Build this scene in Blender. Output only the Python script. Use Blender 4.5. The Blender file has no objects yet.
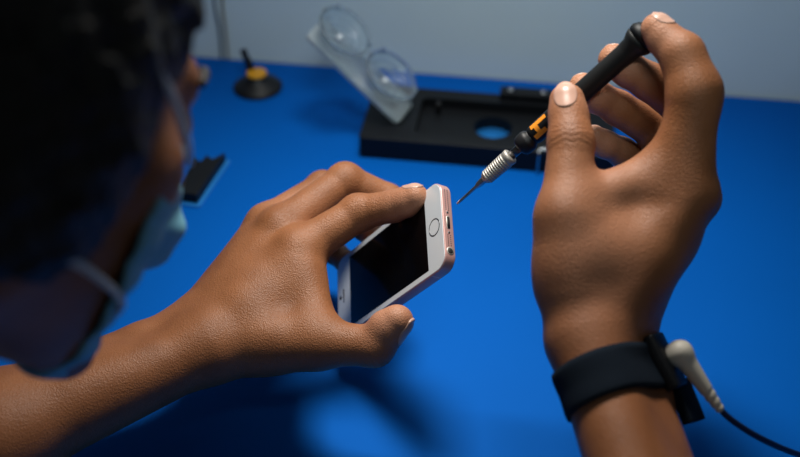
import bpy, bmesh, math
import numpy as np
from math import radians, sin, cos, pi
from mathutils import Vector, Matrix

C = bpy.context.scene.collection
# ------------------------------------------------------------------ camera, world, lights, exposure
CZ, TH, FPX = 0.53, radians(38), 1111.11
FW = np.array([0, cos(TH), -sin(TH)]); UP = np.array([0, sin(TH), cos(TH)]); RT = np.array([1.0, 0, 0])
cam = bpy.data.cameras.new('camera'); camo = bpy.data.objects.new('camera', cam); C.objects.link(camo)
camo.location = (0, 0, CZ); camo.rotation_euler = (pi/2 - TH, 0, 0)
cam.lens = 50; cam.sensor_width = 36; cam.clip_start = 0.01
cam.dof.use_dof = True; cam.dof.focus_distance = 0.655; cam.dof.aperture_fstop = 4.2; cam.dof.aperture_blades = 0
bpy.context.scene.camera = camo

w = bpy.data.worlds.new('world'); bpy.context.scene.world = w; w.use_nodes = True
w.node_tree.nodes['Background'].inputs[0].default_value = (0.80, 0.92, 1.0, 1)
w.node_tree.nodes['Background'].inputs[1].default_value = 0.035

def area(name, loc, target, size, power, color=(1, 1, 1), size_y=None):
    l = bpy.data.lights.new(name, 'AREA'); o = bpy.data.objects.new(name, l); C.objects.link(o)
    l.energy = power; l.size = size; l.color = color
    if size_y: l.shape = 'RECTANGLE'; l.size_y = size_y
    o.location = loc
    o.rotation_euler = (Vector(target) - Vector(loc)).to_track_quat('-Z', 'Y').to_euler()
    return o
area('bench_lamp', (0.03, 0.74, 0.60), (0.01, 0.44, 0.0), 0.15, 1.3, (1.0, 0.95, 0.88)).data.spread = radians(92)
area('wall_fill', (0.10, 0.10, 1.00), (0.1, 0.92, 0.28), 0.3, 0.56, (0.86, 1.0, 1.0)).data.spread = radians(55)  # added fill light, no known fitting: aimed to brighten the back wall
vs = bpy.context.scene.view_settings
vs.view_transform = 'Standard'; vs.look = 'None'; vs.exposure = 0.0; vs.gamma = 1.0; vs.use_curve_mapping = False

# ------------------------------------------------------------------ placing
def cv(x, y, d):                       # right, down, forward direction as seen by the photographer -> world
    return RT * x - UP * y + FW * d
def P(px, py, d):                      # the world point at distance d in front of the photographer
    return np.array([0, 0, CZ]) + cv((px - 400) / FPX * d, (py - 228.5) / FPX * d, d)
def G(px, py, z=0.0):                  # the world point at height z
    r = cv((px - 400) / FPX, (py - 228.5) / FPX, 1.0)
    return np.array([0, 0, CZ]) + r * ((z - CZ) / r[2])
def nrm(v):
    v = np.asarray(v, float); return v / np.linalg.norm(v)

# ------------------------------------------------------------------ object helpers
def tag(o, label=None, cat=None, group=None, kind=None):
    if label: o['label'] = label
    if cat: o['category'] = cat
    if group: o['group'] = group
    if kind: o['kind'] = kind
    return o
def thing(name, label, cat, loc=(0, 0, 0), rot=None, group=None):
    o = bpy.data.objects.new(name, None); C.objects.link(o); o.empty_display_size = 0.02
    M = rot.to_4x4() if rot is not None else Matrix.Identity(4)
    M = M.copy(); M.translation = Vector(loc); o.matrix_world = M
    return tag(o, label, cat, group)
def link(name, me, mat, parent=None, smooth=True, world=False):
    o = bpy.data.objects.new(name, me); C.objects.link(o)
    if mat: me.materials.append(mat)
    if smooth:
        for p in me.polygons: p.use_smooth = True
    if parent is not None:
        o.parent = parent
        if world:                       # vertices given in world coordinates
            root = parent
            Ms = []
            while root is not None:
                Ms.append(root.matrix_basis.copy()); root = root.parent
            W = Matrix.Identity(4)
            for m in reversed(Ms): W = W @ m
            me.transform(W.inverted())
    return o
def from_arr(name, V, Fc, mat, parent=None, smooth=True, world=False, fix=True):
    me = bpy.data.meshes.new(name)
    me.from_pydata([tuple(map(float, v)) for v in V], [], [tuple(int(i) for i in q) for q in Fc])
    if fix:
        bm = bmesh.new(); bm.from_mesh(me); bmesh.ops.recalc_face_normals(bm, faces=bm.faces); bm.to_mesh(me); bm.free()
    me.update()
    return link(name, me, mat, parent, smooth, world)
def frame_from(z, x=None):              # rotation whose local Z is z
    z = Vector(tuple(z)).normalized()
    x = Vector(tuple(x)) if x is not None else (Vector((1, 0, 0)) if abs(z.x) < .9 else Vector((0, 1, 0)))
    x = (x - z * x.dot(z)).normalized(); y = z.cross(x)
    return Matrix((x, y, z)).transposed()
def lathe(prof, n=48, M=None, close=True):   # profile of (r, z) about local Z
    V = []; Fc = []
    for r, z in prof:
        for i in range(n):
            a = 2 * pi * i / n; V.append((r * cos(a), r * sin(a), z))
    for k in range(len(prof) - 1):
        for i in range(n):
            j = (i + 1) % n; Fc.append((k*n+i, k*n+j, (k+1)*n+j, (k+1)*n+i))
    if close:
        Fc.append(tuple(range(n))[::-1]); m = (len(prof) - 1) * n; Fc.append(tuple(range(m, m + n)))
    V = np.array(V)
    return V, Fc
def tube(pts, r, n=12, sub=8, caps=True, flat=None):
    pts = [np.asarray(p, float) for p in pts]
    rs = r if hasattr(r, '__len__') else [r] * len(pts)
    if sub > 1 and len(pts) > 2:         # catmull-rom
        q = []; rr = []
        E = [2*pts[0]-pts[1]] + pts + [2*pts[-1]-pts[-2]]
        for i in range(len(pts) - 1):
            p0, p1, p2, p3 = E[i:i+4]
            for s in range(sub):
                t = s / sub
                q.append(.5*((2*p1)+(-p0+p2)*t+(2*p0-5*p1+4*p2-p3)*t*t+(-p0+3*p1-3*p2+p3)*t**3)); rr.append(rs[i]*(1-t)+rs[i+1]*t)
        q.append(pts[-1]); rr.append(rs[-1])
    else: q, rr = pts, rs
    V = []; Fc = []; up = None
    for k, p in enumerate(q):
        t = nrm(q[min(k+1, len(q)-1)] - q[max(k-1, 0)])
        if up is None: up = nrm(np.cross(t, [0.3, 0.2, 1]))
        up = nrm(up - t * np.dot(up, t)); s = np.cross(t, up)
        for i in range(n):
            a = 2*pi*i/n; V.append(p + rr[k]*(cos(a)*up + sin(a)*s))
    for k in range(len(q) - 1):
        for i in range(n):
            j = (i+1) % n; Fc.append((k*n+i, k*n+j, (k+1)*n+j, (k+1)*n+i))
    if caps:
        Fc.append(tuple(range(n))[::-1]); m = (len(q)-1)*n; Fc.append(tuple(range(m, m+n)))
    return V, Fc
def join(*parts):
    V = []; Fc = []
    for v, f in parts:
        o = len(V); V += [tuple(p) for p in v]; Fc += [tuple(i + o for i in q) for q in f]
    return V, Fc
def prism(outline, z0, z1, bev=0.0, seg=3):  # outline of (x, y); bevelled top and bottom
    n = len(outline); O = np.array(outline, float)
    nx = np.roll(O, -1, 0) - np.roll(O, 1, 0); N = np.stack([nx[:, 1], -nx[:, 0]], 1); N /= np.linalg.norm(N, axis=1)[:, None] + 1e-12
    A = 0.5*np.sum(O[:, 0]*np.roll(O[:, 1], -1) - np.roll(O[:, 0], -1)*O[:, 1])
    if A < 0: N = -N
    rings = []
    if bev > 0:
        for k in range(seg + 1):
            a = pi/2 * k / seg; rings.append((bev*(1-sin(a)), z0 + bev*(1-cos(a))))
        for k in range(seg + 1):
            a = pi/2 * k / seg; rings.append((bev*(1-cos(a)), z1 - bev*(1-sin(a))))
    else: rings = [(0, z0), (0, z1)]
    V = []; Fc = []
    for ins, z in rings:
        for p, q in zip(O, N): V.append((p[0]-q[0]*ins, p[1]-q[1]*ins, z))
    for k in range(len(rings)-1):
        for i in range(n):
            j = (i+1) % n; Fc.append((k*n+i, k*n+j, (k+1)*n+j, (k+1)*n+i))
    Fc.append(tuple(range(n))[::-1]); m = (len(rings)-1)*n; Fc.append(tuple(range(m, m+n)))
    return V, Fc
def rrect(x0, y0, x1, y1, r, n=8):
    o = []
    for cx, cy, a0 in ((x1-r, y1-r, 0), (x0+r, y1-r, 90), (x0+r, y0+r, 180), (x1-r, y0+r, 270)):
        for k in range(n+1):
            a = radians(a0 + 90*k/n); o.append((cx + r*cos(a), cy + r*sin(a)))
    return o
def xform(VF, M):
    return [tuple(M @ Vector(tuple(v))) for v in VF[0]], VF[1]

# ------------------------------------------------------------------ materials
def mat(name, col, rough=.5, metal=0., spec=.5, bump=None, noise=None, coat=0, trans=0, sss=0, ior=1.45, sheen=0):
    m = bpy.data.materials.new(name); m.use_nodes = True; nt = m.node_tree; b = nt.nodes['Principled BSDF']
    b.inputs['Base Color'].default_value = (*col, 1); b.inputs['Roughness'].default_value = rough
    b.inputs['Metallic'].default_value = metal; b.inputs['Specular IOR Level'].default_value = spec
    b.inputs['Coat Weight'].default_value = coat; b.inputs['Transmission Weight'].default_value = trans; b.inputs['IOR'].default_value = ior
    b.inputs['Sheen Weight'].default_value = sheen
    if sss:
        b.inputs['Subsurface Weight'].default_value = sss; b.inputs['Subsurface Radius'].default_value = (1, .35, .2)
        b.inputs['Subsurface Scale'].default_value = .004
    tc = nt.nodes.new('ShaderNodeTexCoord')
    if noise:
        sc, amt = noise
        n = nt.nodes.new('ShaderNodeTexNoise'); n.inputs['Scale'].default_value = sc; n.inputs['Detail'].default_value = 4
        nt.links.new(tc.outputs['Object'], n.inputs['Vector'])
        mx = nt.nodes.new('ShaderNodeMix'); mx.data_type = 'RGBA'
        mx.inputs['A'].default_value = (*[c*(1-amt) for c in col], 1); mx.inputs['B'].default_value = (*[min(1, c*(1+amt)) for c in col], 1)
        nt.links.new(n.outputs['Fac'], mx.inputs['Factor']); nt.links.new(mx.outputs['Result'], b.inputs['Base Color'])
    if bump:
        sc, st, di = bump
        n = nt.nodes.new('ShaderNodeTexNoise'); n.inputs['Scale'].default_value = sc; n.inputs['Detail'].default_value = 3
        nt.links.new(tc.outputs['Object'], n.inputs['Vector'])
        bp = nt.nodes.new('ShaderNodeBump'); bp.inputs['Strength'].default_value = st; bp.inputs['Distance'].default_value = di
        nt.links.new(n.outputs['Fac'], bp.inputs['Height']); nt.links.new(bp.outputs['Normal'], b.inputs['Normal'])
    return m
def skin_mat():
    m = mat('skin', (.40, .175, .085), rough=.47, spec=.42, sss=.05)
    nt = m.node_tree; b = nt.nodes['Principled BSDF']; tc = nt.nodes.new('ShaderNodeTexCoord')
    at = nt.nodes.new('ShaderNodeAttribute'); at.attribute_name = 'skin_tone'
    n = nt.nodes.new('ShaderNodeTexNoise'); n.inputs['Scale'].default_value = 38; n.inputs['Detail'].default_value = 5
    nt.links.new(tc.outputs['Object'], n.inputs['Vector'])
    mx = nt.nodes.new('ShaderNodeMix'); mx.data_type = 'RGBA'
    mx.inputs['A'].default_value = (.175, .060, .019, 1); mx.inputs['B'].default_value = (.40, .163, .070, 1)
    nt.links.new(n.outputs['Fac'], mx.inputs['Factor'])
    m2 = nt.nodes.new('ShaderNodeMix'); m2.data_type = 'RGBA'; m2.inputs['B'].default_value = (.66, .33, .215, 1)   # paler palms and finger tips
    sp = nt.nodes.new('ShaderNodeSeparateColor'); nt.links.new(at.outputs['Color'], sp.inputs[0])
    nt.links.new(sp.outputs[0], m2.inputs['Factor']); nt.links.new(mx.outputs['Result'], m2.inputs['A'])
    m3 = nt.nodes.new('ShaderNodeMix'); m3.data_type = 'RGBA'; m3.inputs['B'].default_value = (.20, .075, .034, 1)  # browner knuckle folds
    nt.links.new(sp.outputs[1], m3.inputs['Factor']); nt.links.new(m2.outputs['Result'], m3.inputs['A'])
    nt.links.new(m3.outputs['Result'], b.inputs['Base Color'])
    v = nt.nodes.new('ShaderNodeTexVoronoi'); v.inputs['Scale'].default_value = 1300; nt.links.new(tc.outputs['Object'], v.inputs['Vector'])
    n2 = nt.nodes.new('ShaderNodeTexNoise'); n2.inputs['Scale'].default_value = 700; n2.inputs['Detail'].default_value = 5
    nt.links.new(tc.outputs['Object'], n2.inputs['Vector'])
    ad = nt.nodes.new('ShaderNodeMath'); ad.operation = 'ADD'; nt.links.new(v.outputs['Distance'], ad.inputs[0]); nt.links.new(n2.outputs['Fac'], ad.inputs[1])
    bp = nt.nodes.new('ShaderNodeBump'); bp.inputs['Strength'].default_value = .7; bp.inputs['Distance'].default_value = .00032
    nt.links.new(ad.outputs[0], bp.inputs['Height']); nt.links.new(bp.outputs['Normal'], b.inputs['Normal'])
    return m
M = dict(
    skin=skin_mat(),
    nail=mat('nail', (.52, .31, .235), .3, spec=.5),
    mat=mat('mat_blue', (.0003, .112, .50), .65, spec=.06, bump=(900, .12, .0004), noise=(6, .08)),
    wall=mat('wall_paint', (.74, .84, .85), .85, bump=(260, .35, .0012), noise=(12, .05)),
    floor=mat('floor_grey', (.18, .18, .19), .6, noise=(8, .15)),
    desk=mat('desk_laminate', (.30, .29, .28), .5),
    black=mat('black_plastic', (.004, .005, .007), .5, spec=.3, bump=(500, .15, .0003)),
    rubber=mat('black_rubber', (.006, .006, .008), .5),
    blackgrip=mat('matte_black_grip', (.007, .008, .009), .5, spec=.35),
    gloss=mat('screen_glass', (.002, .002, .0025), .06, spec=.3),
    white=mat('white_glass', (.72, .76, .80), .16, coat=.6),
    rose=mat('rose_aluminium', (.66, .38, .35), .38, metal=.5),
    rosed=mat('rose_antenna_line', (.80, .66, .62), .5),
    dark=mat('dark_hole', (.015, .013, .012), .6),
    metal=mat('steel', (.55, .55, .56), .28, metal=1),
    satin=mat('satin_nickel', (.46, .43, .39), .5, metal=.75),
    dsteel=mat('dark_steel', (.16, .16, .17), .3, metal=1),
    orange=mat('orange_print', (.90, .30, .02), .5),
    yellow=mat('yellow_plastic', (.80, .36, .015), .45),
    acryl=mat('clear_acrylic', (.66, .72, .74), .3, trans=.62, ior=1.3),
    pvc=mat('clear_pvc', (.80, .88, .93), .10, trans=.93, ior=1.22),
    band=mat('navy_woven_band', (.003, .008, .016), .9, spec=.2, bump=(1500, .8, .0005)),
    cream=mat('cream_plastic', (.62, .58, .50), .45),
    cordn=mat('navy_cord', (.008, .016, .07), .4),
    tan=mat('tan_cable', (.28, .25, .20), .6),
    greyc=mat('grey_cable', (.07, .08, .10), .6),
    hair=mat('black_hair', (.008, .006, .005), .6, bump=(120, 1, .006)),
    mask=mat('blue_mask_fabric', (.20, .50, .62), .8, bump=(900, .3, .0004)),
    maskw=mat('white_ear_loop', (.62, .66, .70), .8),
    shirt=mat('grey_shirt', (.30, .32, .34), .9, bump=(600, .5, .0006)),
    trous=mat('dark_trousers', (.02, .025, .04), .9),
    eye=mat('eye_white', (.7, .68, .64), .2), iris=mat('dark_iris', (.02, .01, .006), .1),
    edgeb=mat('blue_rubber_edge', (.015, .20, .60), .45),
)

# ------------------------------------------------------------------ the setting
def wallline(x, off=0): return (.908 - .147 * (x - .094)) + off
th = math.atan(.147); E1 = np.array([cos(th), -sin(th), 0]); E2 = np.array([sin(th), cos(th), 0]); O0 = np.array([.094, .908, 0])
def room(a, b, z): return O0 + E1*a + E2*b + np.array([0, 0, z])
RM = Matrix(((E1[0], E2[0], 0), (E1[1], E2[1], 0), (0, 0, 1)))
def slab(name, a0, a1, b0, b1, z0, z1, m, parent=None, bev=0.0):
    VF = prism([(a0, b0), (a1, b0), (a1, b1), (a0, b1)], z0, z1) if not bev else prism(rrect(a0, b0, a1, b1, bev, 5), z0, z1, min(bev, (z1-z0)*.45))
    o = from_arr(name, VF[0], VF[1], m, parent, smooth=False)
    if parent is None: o.matrix_world = Matrix.Translation(Vector(tuple(O0))) @ RM.to_4x4()
    return o
FZ = -.76
tag(slab('floor', -1.5, 1.6, -1.8, 0.12, FZ-.05, FZ, M['floor']), kind='structure')
tag(slab('wall_back', -1.5, 1.6, 0, .12, FZ, 1.6, M['wall']), kind='structure')
desk = thing('work_desk', 'grey laminate work desk standing against the grey wall, under the blue mat', 'desk', room(0, 0, FZ), RM)
zt = -.0025 - FZ
slab('desk_top', -.95, .95, -.74, -.0015, zt-.03, zt, M['desk'], desk, .004)
for a in (-.9, .84):
    for b in (-.70, -.08): slab('leg', a, a+.06, b, b+.06, 0, zt-.0305, M['dsteel'], desk)
tag(slab('desk_mat', -.93, .93, -.735, -.002, -.0022, 0, M['mat'], None, .0011), 'large plain blue antistatic mat covering the whole desk top', 'desk mat')

# ------------------------------------------------------------------ signed distance fields -> meshes
def smin(a, b, k):
    h = np.maximum(k - np.abs(a - b), 0) / k
    return np.minimum(a, b) - h*h*k*.25
def smax(a, b, k): return -smin(-a, -b, k)
def cone(p, a, b, ra, rb):
    a = np.asarray(a, np.float32); b = np.asarray(b, np.float32); ba = b - a
    t = np.clip(((p - a) @ ba) / max(float(ba @ ba), 1e-12), 0, 1)
    return np.linalg.norm(p - a - t[:, None]*ba, axis=1) - (ra + (rb - ra)*t)
def ell(p, c, r, R=None):
    q = p - np.asarray(c, np.float32)
    if R is not None: q = q @ np.asarray(R, np.float32).T
    r = np.asarray(r, np.float32)
    k0 = np.linalg.norm(q/r, axis=1); k1 = np.linalg.norm(q/(r*r), axis=1) + 1e-9
    return k0*(k0 - 1)/k1
def sdf_mesh(f, lo, hi, h, B=8):
    lo = np.asarray(lo, float); hi = np.asarray(hi, float)
    nb = np.ceil((hi - lo)/(h*B)).astype(int); n = nb*B
    g = [lo[i] + (np.arange(nb[i])*B + (B-1)/2)*h for i in range(3)]
    X = np.stack(np.meshgrid(*g, indexing='ij'), -1).reshape(-1, 3).astype(np.float32)
    d = np.concatenate([f(X[i:i+200000]) for i in range(0, len(X), 200000)])
    D = np.repeat(np.repeat(np.repeat(d.reshape(nb), B, 0), B, 1), B, 2).astype(np.float32)
    keep = np.argwhere(np.abs(d.reshape(nb)) < B*h*.87*1.35 + .001)
    loc = np.stack(np.meshgrid(*[np.arange(B)]*3, indexing='ij'), -1).reshape(-1, 3)
    for i in range(0, len(keep), 500):
        idx = (keep[i:i+500, None, :]*B + loc[None]).reshape(-1, 3)
        D[idx[:, 0], idx[:, 1], idx[:, 2]] = f((lo + idx*h).astype(np.float32))
    S = D < 0
    sx, sy, sz = n
    cnt = np.zeros((sx-1, sy-1, sz-1), np.int8)
    corners = [(i, j, k) for i in (0, 1) for j in (0, 1) for k in (0, 1)]
    for i, j, k in corners: cnt += S[i:sx-1+i, j:sy-1+j, k:sz-1+k]
    act = np.argwhere((cnt > 0) & (cnt < 8))
    vid = -np.ones(cnt.shape, np.int32); vid[act[:, 0], act[:, 1], act[:, 2]] = np.arange(len(act))
    acc = np.zeros((len(act), 3)); num = np.zeros(len(act))
    val = {c: D[act[:, 0]+c[0], act[:, 1]+c[1], act[:, 2]+c[2]] for c in corners}
    for c in corners:
        for ax in range(3):
            if c[ax] == 0:
                c2 = list(c); c2[ax] = 1; a = val[c]; b = val[tuple(c2)]
                cr = (a < 0) != (b < 0); t = np.where(cr, a/np.where(cr, a-b, 1), 0)
                pt = np.tile(np.array(c, float), (len(act), 1)); pt[:, ax] += t
                acc += pt*cr[:, None]; num += cr
    V = lo + (act + acc/num[:, None])*h
    quads = []
    for ax in range(3):
        s0 = [slice(None)]*3; s1 = [slice(None)]*3; s0[ax] = slice(0, -1); s1[ax] = slice(1, None)
        a = S[tuple(s0)]; b = S[tuple(s1)]
        e = np.argwhere(a != b); o1, o2 = [(1, 2), (2, 0), (0, 1)][ax]
        e = e[(e[:, o1] > 0) & (e[:, o2] > 0) & (e[:, o1] < n[o1]-1) & (e[:, o2] < n[o2]-1)]
        def vv(d1, d2):
            q = e.copy(); q[:, o1] -= d1; q[:, o2] -= d2; return vid[q[:, 0], q[:, 1], q[:, 2]]
        Q = np.stack([vv(1, 1), vv(0, 1), vv(0, 0), vv(1, 0)], 1)
        fl = ~a[e[:, 0], e[:, 1], e[:, 2]]; Q[fl] = Q[fl][:, ::-1]; quads.append(Q)
    return V, np.concatenate(quads)
def fast_mesh(name, V, Q, m, parent, world=True):
    me = bpy.data.meshes.new(name)
    me.vertices.add(len(V)); me.vertices.foreach_set('co', V.astype(np.float32).ravel())
    me.loops.add(Q.size); me.loops.foreach_set('vertex_index', Q.ravel().astype(np.int32))
    me.polygons.add(len(Q)); me.polygons.foreach_set('loop_start', np.arange(0, Q.size, 4, dtype=np.int32))
    me.update(calc_edges=True); me.validate()
    return link(name, me, m, parent, True, world)

# ------------------------------------------------------------------ the hands
def Pj(L): return [P(*q) for q in L]
R4 = dict(index=(.0118, .0101, .0088, .0072), middle=(.0120, .0103, .0090, .0074), ring=(.0115, .0098, .0086, .0070), pinky=(.0102, .0085, .0074, .0062))
LH = dict(rs=1.15, ar=1.0, tr=(.0165, .0138, .0126, .0096),
    radial=P(205, 350, .655), ulnar=P(191, 333, .682), elbow=np.array([-.335, .365, .043]),
    index=Pj([(299, 251, .688), (358, 213, .698), (394, 206, .690), (415, 197, .681)]),
    middle=Pj([(281, 230, .705), (345, 181, .728), (388, 199, .735), (404, 222, .722)]),
    ring=Pj([(268, 225, .722), (323, 188, .750), (364, 226, .762), (384, 246, .748)]),
    pinky=Pj([(260, 240, .738), (303, 228, .770), (334, 252, .778), (355, 268, .768)]),
    thumb=Pj([(240, 342, .662), (315, 343, .655), (374, 346, .648), (397, 321, .642)]),
    web=[(P(300, 262, .683), P(314, 322, .662), .0125, .0135), (P(255, 312, .668), P(296, 282, .680), .0155, .0150)],
    dors=dict(index=cv(.15, -.95, -.25), middle=cv(.6, -.5, .6), ring=cv(.6, -.5, .6), pinky=cv(.5, -.3, .8), thumb=cv(.85, .5, -.28)),
    hand_dors=cv(-.35, -.35, -.85))
RH = dict(amp=.00022, rs=1.19, ar=.80, tr=(.0165, .0146, .0127, .0096),
    radial=P(586, 345, .572), ulnar=P(617, 345, .598), elbow=np.array([.156, .20, .043]),
    index=Pj([(688, 192, .588), (695, 89, .582), (680, 53, .586), (657, 29, .592)]),
    middle=Pj([(690, 197, .607), (688, 110, .628), (650, 82, .622), (614, 60, .618)]),
    ring=Pj([(684, 207, .627), (658, 132, .652), (618, 108, .640), (583, 88, .629)]),
    pinky=Pj([(661, 222, .646), (655, 172, .668), (622, 152, .660), (594, 138, .650)]),
    thumb=Pj([(574, 287, .580), (567, 218, .580), (571, 142, .592), (567, 101, .602)]),
    web=[(P(596, 199, .586), P(658, 179, .596), .0125, .0145), (P(590, 250, .585), P(662, 235, .600), .020, .017), (P(660, 182, .592), P(694, 108, .584), .0130, .0114), (P(694, 90, .583), P(684, 56, .585), .0120, .0108)],
    dors=dict(index=cv(.1, -.9, -.4), middle=cv(-.35, -.9, .2), ring=cv(-.4, -.9, .2), pinky=cv(-.4, -.9, .2), thumb=cv(-.25, -.25, -.93)),
    hand_dors=cv(.9, .1, -.1))
def finger_sdf(p, J, r, dors, amp=.00035):
    a, b, c, t = J
    d = cone(p, a, b, r[0], r[1]*.96)
    d = smin(d, cone(p, b, c, r[1]*.97, r[2]*.97), .004)
    d = smin(d, cone(p, c, t, r[2]*.97, r[3]), .003)
    d = smin(d, ell(p, b, (r[1]*1.03,)*3), .003)
    pad = c*.35 + t*.65 - nrm(dors)*r[3]*.22
    d = smin(d, ell(p, pad, (r[3]*1.02,)*3), .004)
    # folds over the joints on the back of the finger
    for j, prev, nxt, offs in ((b, a, c, (-.0042, -.0014, .0014, .0042)), (c, b, t, (-.0016, .0016))):
        ax = nrm(nxt - prev); dd = nrm(dors - ax*np.dot(dors, ax)) if j is c else nrm((j-prev)/np.linalg.norm(j-prev) - (nxt-j)/np.linalg.norm(nxt-j) + 1e-4*np.asarray(dors))
        q = p - j; s = q @ ax.astype(np.float32); back = np.clip((q @ dd.astype(np.float32))/r[1], 0, 1)
        near = np.exp(-(np.linalg.norm(q, axis=1)/(r[1]*1.25))**4)
        q2 = q @ np.cross(ax, dd).astype(np.float32); s = s + .0005*np.sin(q2*650 + 1.5*np.sin(q2*330)) - np.sign(s)*14*q2*q2
        g = sum(np.exp(-((s - o)/.0006)**2) for o in offs)
        d = d + amp*g*back*back*near
    return d
def hand_sdf(p, H, forearm=True):
    thumb_r = H['tr']; rs = H['rs']
    names = ('index', 'middle', 'ring', 'pinky')
    row = [H['radial']*(1-t) + H['ulnar']*t for t in (.15, .42, .68, .95)]
    pm = None
    for nme, w0 in zip(names, row):
        mcp = H[nme][0]; rr = R4[nme][0]*(rs*.5+.5)
        q = cone(p, w0, mcp, .0155, rr*1.08)
        pm = q if pm is None else smin(pm, q, .014)
    # palm flesh behind the bones, thumb muscle, web
    hd = nrm(H['hand_dors'])
    mid = (H['radial']+H['ulnar'])/2
    T = H['thumb']
    for nme in ('index', 'ring'):
        a = mid*.55 + H[nme][0]*.45 - hd*.008; b = mid*.12 + H[nme][0]*.88 - hd*.005
        pm = smin(pm, cone(p, a, b, .014, .010), .012)
    th_ = cone(p, T[0], T[1], thumb_r[0]*1.12, thumb_r[1]*1.12)
    th_ = smin(th_, cone(p, H['radial']*.7+T[0]*.3, T[0], .017, .017), .012)
    th_ = smin(th_, cone(p, T[0]*.6+T[1]*.4, H['index'][0]*.55+mid*.45, .0135, .0115), .018)
    pm = smin(pm, th_, .014)
    for a, b, ra, rb in H['web']: pm = smin(pm, cone(p, a, b, ra, rb), .012)
    t3 = cone(p, T[1], T[2], thumb_r[1], thumb_r[2]*.94)
    t3 = smin(t3, cone(p, T[2], T[3], thumb_r[2]*.97, thumb_r[3]), .004)
    dn = nrm(H['dors']['thumb'])
    t3 = smin(t3, ell(p, T[2]*.35+T[3]*.65 - dn*.0025, (thumb_r[3]*1.06,)*3), .004)
    ax = nrm(T[3]-T[1]); q = p - T[2]; s = q @ ax.astype(np.float32); dd = nrm(dn - ax*np.dot(dn, ax))
    back = np.clip((q @ dd.astype(np.float32))/.011, 0, 1); near = np.exp(-(np.linalg.norm(q, axis=1)/.017)**4)
    q2 = q @ np.cross(ax, dd).astype(np.float32); s = s + .0006*np.sin(q2*520 + 1.5*np.sin(q2*330)) - np.sign(s)*12*q2*q2
    t3 = t3 + .00042*back*near*sum(np.exp(-((s - o)/.0007)**2) for o in (-.005, -.0018, .0014, .0042))
    pm = smin(pm, t3, .009)
    F = None
    for nme in names:
        q = finger_sdf(p, H[nme], [x*rs for x in R4[nme]], H['dors'][nme], H.get('amp', .00036))
        F = q if F is None else smin(F, q, .0012)
    d = smin(pm, F, .007)
    # knuckle heads and extensor tendons
    for nme in names:
        d = smin(d, ell(p, H[nme][0] + hd*.0058, (.0082*rs,)*3), .005)
        d = smin(d, cone(p, mid + hd*.009, H[nme][0] + hd*.0085, .002, .0026), .007)
    if forearm: d = smin(d, arm_sdf(p, H), .012)
    return d
def arm_sdf(p, H):
    e = H['elbow']; wr = (H['radial']+H['ulnar'])/2
    sp = (H['ulnar']-H['radial'])
    m1 = e*.5 + wr*.5
    k = H['ar']
    rad = smin(cone(p, H['radial'], m1 - sp*.45, .0185, .0265*k), cone(p, m1 - sp*.45, e - sp*.3, .0265*k, .034), .02)
    uln = smin(cone(p, H['ulnar'], m1 + sp*.35, .0175, .0245*k), cone(p, m1 + sp*.35, e + sp*.3, .0245*k, .034), .02)
    d = smin(rad, uln, .02)
    # ulna head at the wrist
    return smin(d, ell(p, H['ulnar']*.9 + e*.1 + nrm(H['hand_dors'])*.009, (.0105,)*3), .012)

# head frame from the photograph: right, forward and up of the head
hR = cv(.776, .30, -.55); hU0 = cv(.306, -.948, -.086); hF = nrm(np.cross(hU0, hR)); hR = nrm(hR); hU = nrm(np.cross(hR, hF))
HO = P(80, 131, .37) - hR*.075
HM = np.stack([hR, hF, hU])            # world -> head rows
def h2w(x, y, z): return HO + (hR*x + hF*y + hU*z)*.001
def head_sdf(p):
    q = ((p - HO.astype(np.float32)) @ HM.T.astype(np.float32))*1000
    qs = q.copy(); qs[:, 0] = np.abs(q[:, 0])
    d = ell(q, (0, -14, 38), (71, 95, 84))
    d = smin(d, ell(q, (0, 40, -25), (60, 51, 78)), 25)
    d = smin(d, cone(qs, (48, 5, -50), (12, 76, -100), 17, 14), 22)
    d = smin(d, ell(qs, (44, 56, -14), (17, 19, 16)), 16)
    d = smin(d, cone(q, (0, 88, 12), (0, 108, -28), 7, 10), 10)
    d = smin(d, ell(qs, (9, 98, -31), (8, 9, 7)), 5)
    d = smin(d, cone(qs, (8, 88, 24), (38, 72, 24), 8, 8), 12)
    d = smax(d, -ell(qs, (31, 92, 8), (17, 14, 11)), 8)
    d = smin(d, ell(qs, (31, 74, 6), (14, 13, 12)), 3)
    d = smin(d, ell(q, (0, 90, -62), (24, 10, 6)), 6); d = smin(d, ell(q, (0, 89, -74), (21, 10, 6)), 4)
    # ear
    a = .18; Re = np.array([[1, .25, 0], [-.25, 1, a], [0, -a, 1]], float); Re /= np.linalg.norm(Re, axis=1)[:, None]
    e = ell(qs, (77, -8, 0), (8, 19, 31), Re); e = smax(e, -ell(qs, (85, -6, 4), (8, 11, 18), Re), 3)
    d = smin(d, e, 4)
    return d*.001
SHL, SHR = np.array([-.40, .17, .20]), np.array([-.075, .045, .20]); NB = (SHL+SHR)/2 + np.array([.0, .0, .03])
HIP = np.array([-.42, -.22, -.22])
hipside = nrm(SHR-SHL)
fwd = np.array([.35, .93, 0])
KL, KR = HIP - hipside*.09 + fwd*.42 + np.array([0, 0, -.02]), HIP + hipside*.09 + fwd*.42 + np.array([0, 0, -.02])
def torso_sdf(p):
    d = cone(p, NB - hipside*.02, HIP + np.array([0, 0, .0]), .085, .10)
    for s in (-1, 1):
        d = smin(d, cone(p, NB + hipside*s*.07 - np.array([0, .02, .05]), HIP + hipside*s*.065, .095, .095), .05)
        sh = SHL if s < 0 else SHR
        d = smin(d, cone(p, NB, sh, .05, .055), .05)
    return d
def upper_sdf(p):
    d = cone(p, SHL, LH['elbow'], .054, .038)
    return np.minimum(d, cone(p, SHR, RH['elbow'], .054, .038))
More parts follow.
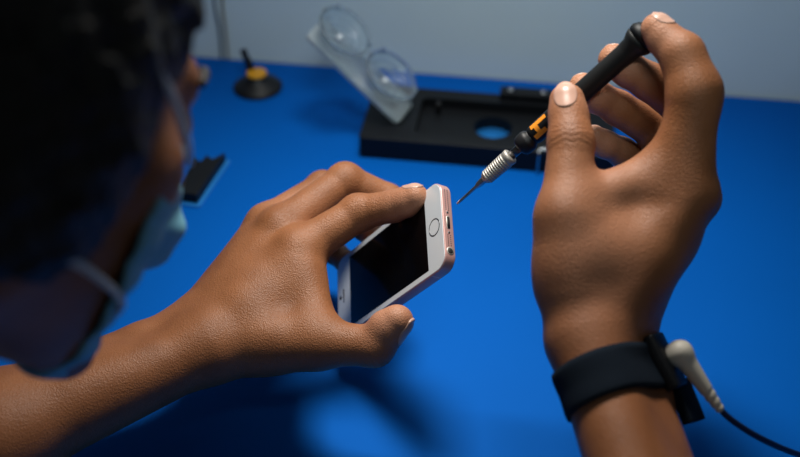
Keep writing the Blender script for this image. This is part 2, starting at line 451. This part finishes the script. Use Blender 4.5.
def legs_sdf(p):
    d = None
    for s, k in ((-1, KL), (1, KR)):
        a = HIP + hipside*s*.085; an = k + np.array([0, -.02, -.40]) - fwd*.02; an[2] = FZ + .09
        q = smin(cone(p, a, k, .088, .058), cone(p, k, an, .056, .04), .02)
        q = smin(q, cone(p, an - np.array([0, 0, .035]), an + fwd*.15 - np.array([0, 0, .05]), .04, .034), .02)
        d = q if d is None else smin(d, q, .01)
    return d
def coarse_sdf(p):
    d = smin(head_sdf(p), cone(p, h2w(0, -25, -35), NB, .052, .062), .03)
    d = smin(d, torso_sdf(p) + .006, .05); d = smin(d, upper_sdf(p) + .003, .04)
    d = smin(d, legs_sdf(p), .03)
    for H in (LH, RH):
        e, wv = H['elbow'], (H['radial']+H['ulnar'])/2; ax = nrm(wv - e); L = np.linalg.norm(wv - e)
        a = arm_sdf(p, H); s = (p - e.astype(np.float32)) @ ax.astype(np.float32)
        d = smin(d, np.maximum(a, s - L*.30), .01)
    return d

person = thing('person', 'person in a face mask leaning in, left hand holding a phone, right hand a screwdriver', 'person', (HIP[0], HIP[1], FZ))
VV = []; QQ = []; off = 0
tips = []
for H in (LH, RH):
    e, wv = H['elbow'], (H['radial']+H['ulnar'])/2; ax = nrm(wv - e); L = np.linalg.norm(wv - e)
    pts = np.array([j for k in ('index', 'middle', 'ring', 'pinky', 'thumb') for j in H[k]] + [e + ax*L*.2, wv])
    def f(p, H=H, e=e, ax=ax, L=L):
        d = hand_sdf(p, H); s = (p - e.astype(np.float32)) @ ax.astype(np.float32)
        return np.maximum(d, L*.26 - s)
    V, Q = sdf_mesh(f, pts.min(0) - .045, pts.max(0) + .045, .00085)
    VV.append(V); QQ.append(Q + off); off += len(V)
V, Q = sdf_mesh(coarse_sdf, (-.62, -.42, FZ - .01), (.30, .56, .50), .0034)
VV.append(V); QQ.append(Q + off)
V = np.concatenate(VV); Q = np.concatenate(QQ)
# skin tone: paler on finger pads and palms, browner over the knuckles
tone = np.zeros((len(V), 4), np.float32); tone[:, 3] = 1
for H in (LH, RH):
    hd = nrm(H['hand_dors'])
    for k in ('index', 'middle', 'ring', 'pinky', 'thumb'):
        J = H[k]; dn = nrm(H['dors'][k])
        q = V - J[3]; r = np.linalg.norm(q, axis=1)
        tone[:, 0] = np.maximum(tone[:, 0], np.exp(-(r/.017)**2)*(.55 - .25*np.clip((q @ dn)/.01, -1, 1)))
        for j in (J[1], J[2]):
            tone[:, 1] = np.maximum(tone[:, 1], .45*np.exp(-(np.linalg.norm(V - (j + (dn if k == 'thumb' else nrm(2*j-J[0]-J[3]))*.009), axis=1)/.008)**2))
    c = (H['radial']+H['ulnar'])/2*.45 + H['middle'][0]*.55
    q = V - c
    tone[:, 0] = np.maximum(tone[:, 0], np.clip(-(q @ hd)/.03, 0, 1)*.4*np.exp(-(np.linalg.norm(q, axis=1)/.07)**4))
body = fast_mesh('body', V, Q, M['skin'], person)
if len(body.data.vertices) == len(V):
    ca = body.data.color_attributes.new('skin_tone', 'FLOAT_COLOR', 'POINT'); ca.data.foreach_set('color', tone.ravel())

# nails: plates that follow the finger tip
def nail(H, k, wd, ln):
    J = H[k]; ax = nrm(J[3] - J[2]); dn = np.asarray(H['dors'][k], float); dn = nrm(dn - ax*np.dot(dn, ax)); sd = np.cross(ax, dn)
    r = R4[k][3]*H['rs'] if k != 'thumb' else H['tr'][3]
    c = J[3] + ax*(r*.12 if k != 'thumb' else -r*.06)
    n = 15; V = []; Fc = []; idx = {}
    us = np.linspace(-1, 1, n)
    P0 = []
    for i, u in enumerate(us):
        for j, v in enumerate(us):
            ru = u*(1 - .5*v*v)**.5; rv = v*(1 - .5*u*u)**.5
            lift = c + sd*(ru*wd/2) + ax*(rv*ln/2) + dn*.03
            P0.append(lift)
    P0 = np.array(P0, np.float32); t = np.zeros(len(P0), np.float32)
    dv = (-dn).astype(np.float32)
    for _ in range(60):
        t += hand_sdf(P0 + t[:, None]*dv, H, forearm=False)*.8
    base = P0 + t[:, None]*dv
    # keep the plate gently curved instead of diving at the rim
    hh = (base - c) @ dn; top = hh.max(); hh2 = np.maximum(hh, top - .0042); base = base + (hh2 - hh)[:, None]*dn
    up_ = base + dn*.00045; lo_ = base - dn*.0012
    V = list(up_) + list(lo_); N = n*n
    for i in range(n-1):
        for j in range(n-1):
            a, b, c_, d_ = i*n+j, (i+1)*n+j, (i+1)*n+j+1, i*n+j+1
            Fc.append((a, b, c_, d_)); Fc.append((a+N, d_+N, c_+N, b+N))
    rim = [i*n for i in range(n)] + [(n-1)*n+j for j in range(1, n)] + [i*n+n-1 for i in range(n-2, -1, -1)] + [j for j in range(n-2, 0, -1)]
    for a, b in zip(rim, rim[1:] + rim[:1]): Fc.append((a, b, b+N, a+N))
    from_arr('fingernail', V, Fc, M['nail'], person, world=True)
for H in (LH, RH):
    for k, wd, ln in (('thumb', .0128, .0178), ('index', .0118, .0128), ('middle', .0120, .0130), ('ring', .0112, .0122), ('pinky', .0092, .0104)):
        nail(H, k, wd, ln)

# clothes
def cut_axis(H, t, tilt=(0, 0, 0)):
    e, wv = H['elbow'], (H['radial']+H['ulnar'])/2; ax = nrm(nrm(wv - e) + np.array(tilt)); L = np.linalg.norm(wv - e)
    o = e + (wv - e)*t
    return lambda p: (p - o.astype(np.float32)) @ ax.astype(np.float32)
cutL = cut_axis(LH, .44); cutR = cut_axis(RH, .46)
def shirt_sdf(p):
    d = smin(torso_sdf(p), upper_sdf(p), .04)
    for H, c in ((LH, cutL), (RH, cutR)):
        d = smin(d, np.maximum(arm_sdf(p, H), c(p)), .01)
    d = smin(d, np.maximum(cone(p, h2w(0, -25, -35), NB, .052, .062), .045 - np.linalg.norm(p - h2w(0, -25, -35).astype(np.float32), axis=1)), .03)
    ww = .0012*np.sin(p[:, 0]*70 + 3*np.sin(p[:, 2]*40)) * np.sin(p[:, 1]*60)
    d = d - .0075 - ww
    top = HIP[2] - .03 - p[:, 2]
    return np.maximum(d, top)
V, Q = sdf_mesh(shirt_sdf, (-.62, -.42, -.30), (.30, .56, .36), .0042)
fast_mesh('shirt', V, Q, M['shirt'], person)
V, Q = sdf_mesh(lambda p: np.maximum(legs_sdf(p) - .008, np.maximum(p[:, 2] - (HIP[2] + .09), FZ + .11 - p[:, 2])), (-.66, -.45, FZ), (.1, .45, -.1), .006)
fast_mesh('trousers', V, Q, M['trous'], person)
V, Q = sdf_mesh(lambda p: np.maximum(legs_sdf(p) - .006, p[:, 2] - (FZ + .10)), (-.66, -.45, FZ-.006), (.1, .45, FZ+.13), .005)
fast_mesh('shoes', V, Q, M['rubber'], person)

# hair, mask, ear loops, eyes
def hair_sdf(p):
    q = ((p - HO.astype(np.float32)) @ HM.T.astype(np.float32))*1000
    nz = 2.2*np.sin(q[:, 0]*.21 + 2*np.sin(q[:, 2]*.13))*np.sin(q[:, 1]*.19 + q[:, 2]*.11) + 1.4*np.sin(q[:, 0]*.5 + q[:, 1]*.43)*np.sin(q[:, 2]*.47 + q[:, 1]*.2)
    d = ell(q, (0, -16, 38), (83, 103, 94)); d = smin(d, cone(q, (0, -50, -30), (0, -48, -75), 48, 46), 20); d = smin(d, ell(np.abs(q)*np.array([1, 0, 0]) + q*np.array([0, 1, 1]), (66, -8, -2), (30, 42, 54)), 16); d = d - nz
    line = np.where(q[:, 2] > 30, q[:, 1] - 58 + .15*(q[:, 2]-30), q[:, 1] - (58 - np.clip((30 - q[:, 2])/26, 0, 1)*32))
    line = np.maximum(line, -95 - q[:, 2])
    return smax(d, line, 8)*.001
V, Q = sdf_mesh(hair_sdf, HO - .17, HO + .17, .0026)
fast_mesh('hair', V, Q, M['hair'], person)
def mask_sdf(p):
    q = ((p - HO.astype(np.float32)) @ HM.T.astype(np.float32))*1000
    qs = q.copy(); qs[:, 0] = np.abs(q[:, 0])
    d = smin(ell(q, (0, 40, -25), (60, 51, 78)), cone(qs, (46, 8, -50), (12, 72, -96), 15, 10), 24)
    d = smin(d, cone(q, (0, 90, -8), (0, 110, -44), 9, 14), 34) - 4.0
    d = d + .8*np.sin(q[:, 2]*.35)*(q[:, 1] > 40)
    sh = np.abs(d) - 1.3
    side = 52 + .12*np.abs(q[:, 2] + 40) - q[:, 1]
    top = q[:, 2] - (0 + np.clip((q[:, 1] - 70)/40, 0, 1)*2); bot = -120 - q[:, 2]
    return np.maximum(np.maximum(sh, side), np.maximum(top, bot))*.001
V, Q = sdf_mesh(mask_sdf, HO - .17, HO + .17, .0016)
face_mask = fast_mesh('face_mask', V, Q, M['mask'], person)
for s in (-1, 1):
    pts = [h2w(s*x, y, z) for x, y, z in ((50, 78, -6), (63, 60, 4), (79, 26, 24), (86, -8, 36), (78, -28, 14), (78, -30, -8), (86, -16, -34), (80, 16, -46), (66, 48, -60), (46, 68, -72))]
    V, Fc = tube(pts, .0015, 10, 6); from_arr('ear_loop', V, Fc, M['maskw'], face_mask, world=True)
    for nm, c, r, m in (('eye', (29, 76, 7), 10.5, M['eye']),):
        V, Fc = lathe([(r*sin(a)*.001, -r*cos(a)*.001) for a in np.linspace(.02, pi-.02, 16)], 24)
        eo = from_arr('eye', [HO + (hR*s*c[0] + hF*c[1] + hU*c[2])*.001 + np.asarray(v) for v in V], Fc, m, person, world=True)
        V, Fc = lathe([(.0048, 0), (.0045, .0006), (.001, .0009)], 24); Rm = frame_from(hF*.9 - hU*.35)
        cc = HO + (hR*s*c[0] + hF*c[1] + hU*c[2])*.001 + nrm(hF*.9 - hU*.35)*.0098
        from_arr('iris', [np.array(Rm @ Vector(tuple(v))) + cc for v in V], Fc, M['iris'], eo, world=True)
    V, Fc = tube([h2w(s*x, y, z) for x, y, z in ((13, 97, 24), (28, 92, 30), (48, 74, 26))], [.0022, .0032, .0016], 8, 6)
    from_arr('eyebrow', V, Fc, M['hair'], person, world=True)

# ------------------------------------------------------------------ the phone (fitted pose)
pu = cv(-.542, .426, .725); pv = cv(.045, .876, -.481); pu = nrm(pu); pv = nrm(pv - pu*np.dot(pu, pv)); pn = np.cross(pu, pv)
pc = cv(-.004, .022, .699) + np.array([0, 0, CZ])
po = pc - pu*.060 - pv*.0293 + pn*.004
phone = thing('smartphone', 'rose gold smartphone with white front and black screen, held upright in the left hand', 'smartphone', po, Matrix((tuple(pu), tuple(pv), tuple(pn))).transposed())
Lp, Wp, Tp, mm = .1238, .0586, .0076, .001
o = prism(rrect(0, 0, Lp, Wp, .0088, 12), -Tp, -.0003, .0007, 3); from_arr('frame', *o, M['rose'], phone)
o = prism(rrect(.0006, .0006, Lp-.0006, Wp-.0006, .0082, 12), -.0006, 0, .00025, 2); from_arr('front_glass', *o, M['white'], phone, smooth=False)
o = prism(rrect(.0172, .0042, .1068, Wp-.0042, .0003, 2), -.0002, .00006); from_arr('screen', *o, M['gloss'], phone, smooth=False)
V, Fc = lathe([(.0056, -.0001), (.0056, .00012), (.0050, .00014), (.0050, -.0001)], 40, close=False)
hb = from_arr('home_button', *lathe([(.0051, -.0001), (.0051, .00005), (.001, .00003)], 40), M['white'], phone, smooth=False); hb.location = (.0088, Wp/2, 0)
from_arr('button_ring', V, Fc, M['dsteel'], hb)
o = prism(rrect(.1145, Wp/2-.005, .1158, Wp/2+.005, .0006, 4), -.0001, .00006); from_arr('earpiece', *o, M['dark'], phone)
V, Fc = lathe([(.0014, -.0001), (.0014, .00007), (.0002, .00007)], 16); q = from_arr('front_camera', V, Fc, M['dark'], phone); q.location = (.119, Wp/2, 0)
# bottom edge: outline in (y, z) pushed through -x
BM = Matrix(((0, 0, -1, 0), (1, 0, 0, 0), (0, -1, 0, 0), (0, 0, 0, 1)))   # (a,b,c)->(-c, a, -b)
def bottom(name, VF, m): return from_arr(name, *xform(VF, BM), m, phone)
def at_edge(VF, a, b): return [(v[0]+a, v[1]+b, v[2]) for v in VF[0]], VF[1]
zc = .0039
bottom('charging_port', prism(rrect(Wp/2-.0045, zc-.0013, Wp/2+.0045, zc+.0013, .00129, 6), -.0002, .00008), M['satin'])
bottom('port_opening', prism(rrect(Wp/2-.0039, zc-.0009, Wp/2+.0039, zc+.0009, .00089, 6), -.0002, .00012), M['dark'])
bottom('headphone_jack', at_edge(lathe([(.0026, -.0002), (.0026, .0001), (.0018, .0001)], 28), Wp-.0103, zc), M['satin'])
bottom('jack_opening', at_edge(lathe([(.0018, -.0002), (.0018, .00014), (.0004, .00014)], 28), Wp-.0103, zc), M['dark'])
for a in (Wp/2-.0068, Wp/2+.0068): bottom('case_screw', at_edge(lathe([(.0008, -.0002), (.0008, .00011), (.0002, .00009)], 16), a, zc), M['dsteel'])
for a0, n in ((.0072, 11), (Wp/2+.0086, 6)):
    parts = []
    for i in range(n):
        for b in (-.0009, .0009): parts.append(at_edge(lathe([(.00036, -.0002), (.00036, .0001), (.0001, .0001)], 8), a0 + i*.00135, zc + b))
    bottom('speaker_grille', join(*parts), M['dark'])
for y0, y1 in ((-.00006, .002), (Wp-.002, Wp+.00006)):
    from_arr('antenna_line', *prism([(.0150, y0), (.0157, y0), (.0157, y1), (.0150, y1)], -Tp+.0005, -.0008), M['rosed'], phone, smooth=False)
    from_arr('antenna_line', *prism([(.1081, y0), (.1088, y0), (.1088, y1), (.1081, y1)], -Tp+.0005, -.0008), M['rosed'], phone, smooth=False)
for x in (.086, .098):   # round volume buttons on the left edge
    V, Fc = lathe([(.0026, 0), (.0026, .0004), (.0022, .0006)], 24)
    from_arr('volume_button', [(v[0]+x, v[2]+Wp, v[1]-Tp/2) for v in V], Fc, M['rose'], phone)

# ------------------------------------------------------------------ the screwdriver
TA, TB = P(457, 204, .660), P(655, 27, .600)
dax = nrm(TB - TA); DL = np.linalg.norm(TB - TA)
drv = thing('precision_screwdriver', 'black precision screwdriver with knurled metal collet, held in the right hand', 'screwdriver', TA, frame_from(dax, cv(0, 0, -1)))
def dl(name, prof, m, n=36, parent=None): return from_arr(name, *lathe([(r, s*DL) for s, r in prof], n), m, parent or drv)
dl('bit', [(0, .0003), (.004, .0007), (.02, .0009), (.03, .0009), (.105, .0011), (.118, .0019), (.15, .0023), (.16, .0023)], M['metal'], 16)
kp = [(.150, .0028), (.158, .0037)]
for i in range(10):
    s = .163 + i*.0105; r = .0039 + i*.00006; kp += [(s, r), (s+.003, r+.0005), (s+.007, r+.0005), (s+.0085, r)]
kp += [(.272, .0048), (.288, .0050), (.292, .0044), (.294, .003)]
dl('collet', kp, M['satin'])
dl('shaft', [(.285, .0027), (.36, .0027)], M['dsteel'])
dl('collar', [(.336, .0030), (.339, .0048), (.347, .0060), (.358, .0064), (.380, .0065), (.390, .0060), (.398, .0048), (.410, .0050)], M['rubber'])
hd = dl('handle', [(.404, .0050), (.415, .0056), (.45, .0058), (.60, .0060), (.80, .0059), (.86, .0061), (.892, .0065), (.912, .0082), (.928, .0090), (.932, .0086)], M['blackgrip'])
dl('spinning_cap', [(.9335, .0078), (.936, .0091), (.952, .0093), (.966, .0084), (.978, .0068), (.986, .0048), (.988, .002)], M['black'])
def stroke(s0, s1, a0, a1, r=.00592):
    V = []; n = 10
    for k in range(n+1):
        a = radians(a0 + (a1-a0)*k/n)
        for s in (s0, s1): V.append((r*cos(a), r*sin(a), s*DL))
    return V, [(2*k, 2*k+1, 2*k+3, 2*k+2) for k in range(n)]
from_arr('orange_logo', *join(stroke(.425, .500, -62, -34), stroke(.418, .475, 2, 30), stroke(.438, .456, -40, 10)), M['orange'], drv)

# ------------------------------------------------------------------ wrist strap
rw = (RH['radial']+RH['ulnar'])/2
sn = nrm(cv(-.33, -.85, .42))
# centre the band on the arm axis
e = RH['elbow']; ax = rw - e; sc = e + ax*.905
strap = thing('antistatic_wrist_strap', 'navy woven antistatic strap with black buckle round the right wrist', 'wrist strap', sc)
b1 = nrm(cv(1, 0, 0) - sn*np.dot(cv(1, 0, 0), sn)); b2 = np.cross(sn, b1)
nA, nW = 96, 9; P0 = []; Dv = []
for i in range(nA):
    a = 2*pi*i/nA; dr = cos(a)*b1 + sin(a)*b2
    for j in range(nW):
        P0.append(sc + sn*(j/(nW-1) - .5)*.0235 + dr*.075); Dv.append(-dr)
P0 = np.array(P0, np.float32); Dv = np.array(Dv, np.float32); tt = np.zeros(len(P0), np.float32)
for _ in range(70): tt += hand_sdf(P0 + tt[:, None]*Dv, RH)*.8
Sf = P0 + tt[:, None]*Dv
rad = .075 - tt.reshape(nA, nW)
k_ = np.maximum(rad, (rad.mean(1, keepdims=True)))    # the band is stiff: flat across its width
for _ in range(3): k_ = (np.roll(k_, 1, 0) + k_*2 + np.roll(k_, -1, 0))/4
inn = sc + 0*Sf
axp = P0 + Dv*.075
V = []; 
for off in (.0004, .0026):
    for i in range(nA):
        for j in range(nW):
            ed = .0005 if (j in (0, nW-1) and off > .001) else 0
            V.append(axp[i*nW+j] - Dv[i*nW+j]*(k_[i, j] + off - ed))
Fc = []; N = nA*nW
for i in range(nA):
    i2 = (i+1) % nA
    for j in range(nW-1):
        a, b, c, d = i*nW+j, i2*nW+j, i2*nW+j+1, i*nW+j+1
        Fc.append((a, d, c, b)); Fc.append((a+N, b+N, c+N, d+N))
    for j in (0, nW-1): Fc.append((i*nW+j, i2*nW+j, i2*nW+j+N, i*nW+j+N))
from_arr('band', V, Fc, M['band'], strap, world=True)
def quadbox(name, c, x, y, z, sx, sy, sz, m, parent, r=.001):
    x = nrm(x); z = np.asarray(z, float); z = nrm(z - x*np.dot(x, z)); y = np.cross(z, x)
    V, Fc = prism(rrect(-sx/2, -sy/2, sx/2, sy/2, r, 4), -sz/2, sz/2, min(r, sz*.4), 2)
    return from_arr(name, [c + x*v[0] + y*v[1] + z*v[2] for v in V], Fc, m, parent, world=True)
bd = .575
bx = nrm(P(677, 384, bd-.006) - P(654, 338, bd)); bz = nrm(cv(.82, -.38, -.42))
buck = quadbox('buckle', P(665, 361, bd), bx, None, bz, .030, .022, .0065, M['black'], strap, .0015)
quadbox('strap_tail', P(686, 401, bd+.004), nrm(P(692, 420, bd) - P(676, 380, bd+.006)), None, cv(.72, -.45, -.52), .023, .019, .0060, M['band'], strap, .001)
V, Fc = lathe([(.0032, 0), (.0032, .002), (.0020, .003), (.0026, .0045), (.001, .0052)], 24); Rm = frame_from(bz)
from_arr('snap_stud', [np.array(Rm @ Vector(tuple(v))) + P(670, 356, bd-.002) for v in V], Fc, M['metal'], strap, world=True)
cd = [P(680, 353, .573), P(692, 378, .572), P(704, 394, .572), P(719, 408, .572)]
cord = thing('grounding_cord', 'navy cord with cream plastic snap plug, clipped to the wrist strap', 'cord', cd[3])
def plug(p):
    d = smin(cone(p, cd[0] - bz*.0040, cd[0] + bz*.0012, .0050, .0050), cone(p, cd[0] - (cd[1]-cd[0])*.05, cd[3], .0058, .0026), .004)
    ax = nrm(cd[3]-cd[2]).astype(np.float32); s = (p - cd[2].astype(np.float32)) @ ax
    return d + .0004*np.maximum(0, np.sin(s*1500))*(s > -.002)
V, Q = sdf_mesh(plug, np.min(cd, 0) - .02, np.max(cd, 0) + .02, .0007)
fast_mesh('snap_plug', V, Q, M['cream'], cord)
V, Fc = tube([cd[3] - nrm(cd[3]-cd[2])*.003, P(733, 421, .575), P(762, 439, .585), P(800, 455, .61), P(850, 468, .65), G(900, 470, .0035), G(960, 440, .0022), G(1050, 400, .0022)], .0017, 12, 10)
from_arr('cord_wire', V, Fc, M['cordn'], cord, world=True)

# ------------------------------------------------------------------ black fixture on the mat behind
FO = G(359, 157, 0)
fx = thing('repair_fixture', 'flat black phone repair tray with a round hole, behind the phone', 'repair tray', FO, RM)
FL, FD, FH = .211, .086, .0205
def boxhole(L, D, H, floor_z, px0, px1, py0, py1, hc, hr):
    """tray: body with a sunk pocket and a round well through its floor"""
    bm = bmesh.new(); n = 40
    out = [(0, 0), (L, 0), (L, D), (0, D)]
    ob = [bm.verts.new((x, y, 0)) for x, y in rrect(0, 0, L, D, .003, 4)]; bmf = bm.faces.new(ob[::-1])
    ot = [bm.verts.new((v.co.x, v.co.y, H-.0008)) for v in ob]; cx, cy = L/2, D/2
    ot2 = [bm.verts.new((cx+(v.co.x-cx)*(1-.0016/L), cy+(v.co.y-cy)*(1-.0016/D), H)) for v in ob]
    m = len(ob)
    for i in range(m):
        j = (i+1) % m; bm.faces.new((ob[i], ob[j], ot[j], ot[i])); bm.faces.new((ot[i], ot[j], ot2[j], ot2[i]))
    pr = rrect(px0, py0, px1, py1, .006, 4)
    pt = [bm.verts.new((x, y, H)) for x, y in pr]; pb = [bm.verts.new((x, y, floor_z)) for x, y in pr]
    for i in range(m):
        j = (i+1) % m; bm.faces.new((ot2[i], ot2[j], pt[j], pt[i])); bm.faces.new((pt[i], pt[j], pb[j], pb[i]))
    # pocket floor with the round hole through it
    nh = 40
    ht = [bm.verts.new((hc[0]+hr*cos(2*pi*i/nh), hc[1]+hr*sin(2*pi*i/nh), floor_z)) for i in range(nh)]
    hb_ = [bm.verts.new((v.co.x, v.co.y, .0006)) for v in ht]
    for i in range(nh):
        j = (i+1) % nh; bm.faces.new((ht[i], ht[j], hb_[j], hb_[i]))
    ed = [bm.edges.get((pb[i], pb[(i+1) % m])) for i in range(m)] + [bm.edges.get((ht[i], ht[(i+1) % nh])) for i in range(nh)]
    bmesh.ops.triangle_fill(bm, use_beauty=True, use_dissolve=False, edges=ed)
    me = bpy.data.meshes.new('tray_body'); bmesh.ops.recalc_face_normals(bm, faces=bm.faces); bm.to_mesh(me); bm.free()
    return me
def loc_fx(p): d = p - FO; return np.dot(d, E1), np.dot(d, E2)
hx, hy = loc_fx(G(493, 127, .012))
tray = link('tray_body', boxhole(FL, FD, FH, .0115, .045, .185, .012, .070, (hx, hy), .0165), M['black'], fx, smooth=False)
from_arr('well_floor', *[(v, f) for v, f in [lathe([(.0163, .0004), (.0163, .0008), (.001, .0008)], 32)]][0], M['edgeb'], fx).location = (hx, hy, 0)
s1, s2 = loc_fx(G(510.6, 90, .0275)), loc_fx(G(543.6, 93, .0275))
cb = from_arr('clamp_bar', *prism(rrect(s1[0]-.009, s1[1]-.006, s2[0]+.009, s1[1]+.006, .002, 4), FH, .0275, .0006, 2), M['black'], fx)
for s in (s1, s2):
    q = from_arr('screw', *lathe([(.0024, .0275), (.0024, .0283), (.001, .0286)], 20), M['metal'], cb); q.location = (s[0], s1[1], 0)
from_arr('stop_pin', *lathe([(.0025, .0133), (.0025, .0225), (.0018, .023)], 16), M['rubber'], fx).location = (.06, .060, 0)
V, Fc = tube([(.150, -.0035, .0012), (.150, -.0035, .0185), (.1505, .001, .0215), (.1585, .001, .0215), (.159, -.0035, .0185), (.159, -.0035, .0012)], .0009, 10, 5)
from_arr('wire_clip', V, Fc, M['metal'], fx)

# ------------------------------------------------------------------ clear holder with two suction cups
A0, A1 = G(400, 110, .0245), G(319, 33, .083)
la = nrm(A1 - A0); LL = np.linalg.norm(A1 - A0)
view = nrm((A0+A1)/2 - np.array([0, 0, CZ])); vperp = nrm(-(view - la*np.dot(view, la)))
side = np.cross(la, vperp); 
if np.dot(side, cv(1, -1, 0)) < 0: side = -side
nn = nrm(vperp*cos(radians(52)) + side*sin(radians(52)))
hold = thing('suction_cup_holder', 'clear acrylic plate with two clear suction cups, leaning over the black tray', 'suction cup holder', A0, frame_from(nn, la))
W2 = .0165
from_arr('plate', *prism(rrect(-.006, -W2, LL+.006, W2, .005, 6), -.0022, .0022, .0006, 2), M['acryl'], hold)
def cupprof():
    return [(.0035, .0022), (.0035, .006), (.0048, .0068), (.009, .0085), (.017, .0120), (.0225, .0160), (.0250, .0200), (.0262, .0215), (.0262, .0226), (.0250, .0226), (.0236, .0208), (.0215, .0178), (.0165, .0142), (.0110, .0118), (.006, .0105), (.0008, .0100)]
def place_cup(px, py):
    r = nrm(P(px, py, 1) - np.array([0, 0, CZ])); o0 = np.array([0, 0, CZ]); q = A0 + nn*.016
    hit = o0 + r*np.dot(q - o0, nn)/np.dot(r, nn)
    return np.dot(hit - A0, la)
for px, py in ((340, 37), (385, 82)):
    x = place_cup(px, py)
    c = from_arr('suction_cup', *lathe(cupprof(), 56), M['pvc'], hold); c.location = (x, .0, 0); c.scale = (.92, .92, .92)
    for rr, zz, tr in ((.0130, .0146, .0010), (.0190, .0182, .0009), (.0260, .0222, .0019)):
        V, Fc = tube([(rr*cos(a), rr*sin(a), zz) for a in np.linspace(0, 2*pi, 41)], tr, 8, 1)
        from_arr('ridge', V, Fc, M['pvc'], c)
    from_arr('glint_stud', *lathe([(.0030, .0100), (.0030, .0135), (.0024, .0148), (.0012, .0153), (.0003, .0154)], 24), M['white'], c)  # stud coloured white to stand in for the lamp's reflection in the cup
    for a in (200, 320):
        q = from_arr('pull_tab', *lathe([(.0018, .0200), (.0030, .0212), (.0030, .0240), (.0018, .0252), (.0003, .0254)], 16), M['pvc'], c); q.location = (.0262*cos(radians(a)), .0262*sin(radians(a)), 0)
q = from_arr('screw', *lathe([(.0026, .0020), (.0026, .0032), (.001, .0036)], 20), M['metal'], hold); q.location = (.006, .004, 0)

# ------------------------------------------------------------------ small black suction cup with yellow cap
sc0 = G(258, 88, 0); tl = frame_from(nrm(cv(-.02, -.75, -.55)*1.0 + np.array([-.05, 0, .35])))
cup = thing('suction_cup_tool', 'small black rubber suction cup with a yellow centre, near the wall', 'suction cup', sc0)
from_arr('rubber_cup', *lathe([(.0225, 0), (.0228, .0022), (.0205, .0045), (.014, .0085), (.0085, .0120), (.0082, .0150), (.001, .0152)], 44), M['rubber'], cup)
from_arr('yellow_cap', *lathe([(.0084, .0140), (.0092, .0150), (.0092, .0166), (.0080, .0172), (.001, .0173)], 32), M['yellow'], cup)
V, Fc = tube([(-.006, .007, .014), (-.008, .006, .025), (-.010, .006, .031), (-.011, .006, .036)], [.0042, .0034, .0028, .0034], 14, 5); from_arr('pull_peg', V, Fc, M['rubber'], cup)

# ------------------------------------------------------------------ black tray with blue rim behind the mask
b0, b1_ = G(198, 205, 0), G(226, 163, 0)
bt = thing('tool_pouch', 'small black tool pouch with a bright blue edge, just behind the face mask', 'tool pouch', b0)
ux = nrm(b1_ - b0); uy = np.cross([0, 0, 1], ux); Lb = np.linalg.norm(b1_ - b0)
def ppt(x, y, z): return b0 + ux*x + uy*y + np.array([0, 0, z])
out = [(0, 0), (Lb, 0), (Lb-.010, .007), (Lb-.006, .014), (Lb-.016, .015), (Lb-.012, .024), (Lb-.030, .020), (.0, .018)]
V, Fc = prism(out, .0015, .010, .0008, 2); from_arr('pouch_body', [ppt(*v) for v in V], Fc, M['black'], bt, smooth=False, world=True)
V, Fc = prism(rrect(-.004, -.0035, Lb+.003, .014, .002, 3), 0, .0015); from_arr('blue_edge', [ppt(*v) for v in V], Fc, M['edgeb'], bt, smooth=False, world=True)

# ------------------------------------------------------------------ cables hanging down the wall
def wallp(px, py):
    r = nrm(P(px, py, 1) - np.array([0, 0, CZ])); o0 = np.array([0, 0, CZ]); return o0 + r*np.dot(O0 - E2*.004 - o0, E2)/np.dot(r, E2)
for nm, lab, pts, m in (('wall_cable', 'dark grey cable hanging down the wall, left of the tan one', ((211, -60), (214, 0), (219, 28), (221, 50)), M['greyc']),
                        ('wall_cable', 'tan cable hanging down the wall, right of the dark grey one', ((221, -60), (222, 0), (225, 28), (227, 50)), M['tan'])):
    q = [wallp(*p) for p in pts]; q.append(np.array([q[-1][0], q[-1][1]-.001, .002]))
    top = q[0] + np.array([-.006, 0, .25]); V, Fc = tube([top] + q, .0012 if m is M['greyc'] else .0014, 10, 6)
    tag(from_arr(nm, V, Fc, m), lab, 'cable', 'cables on the wall')
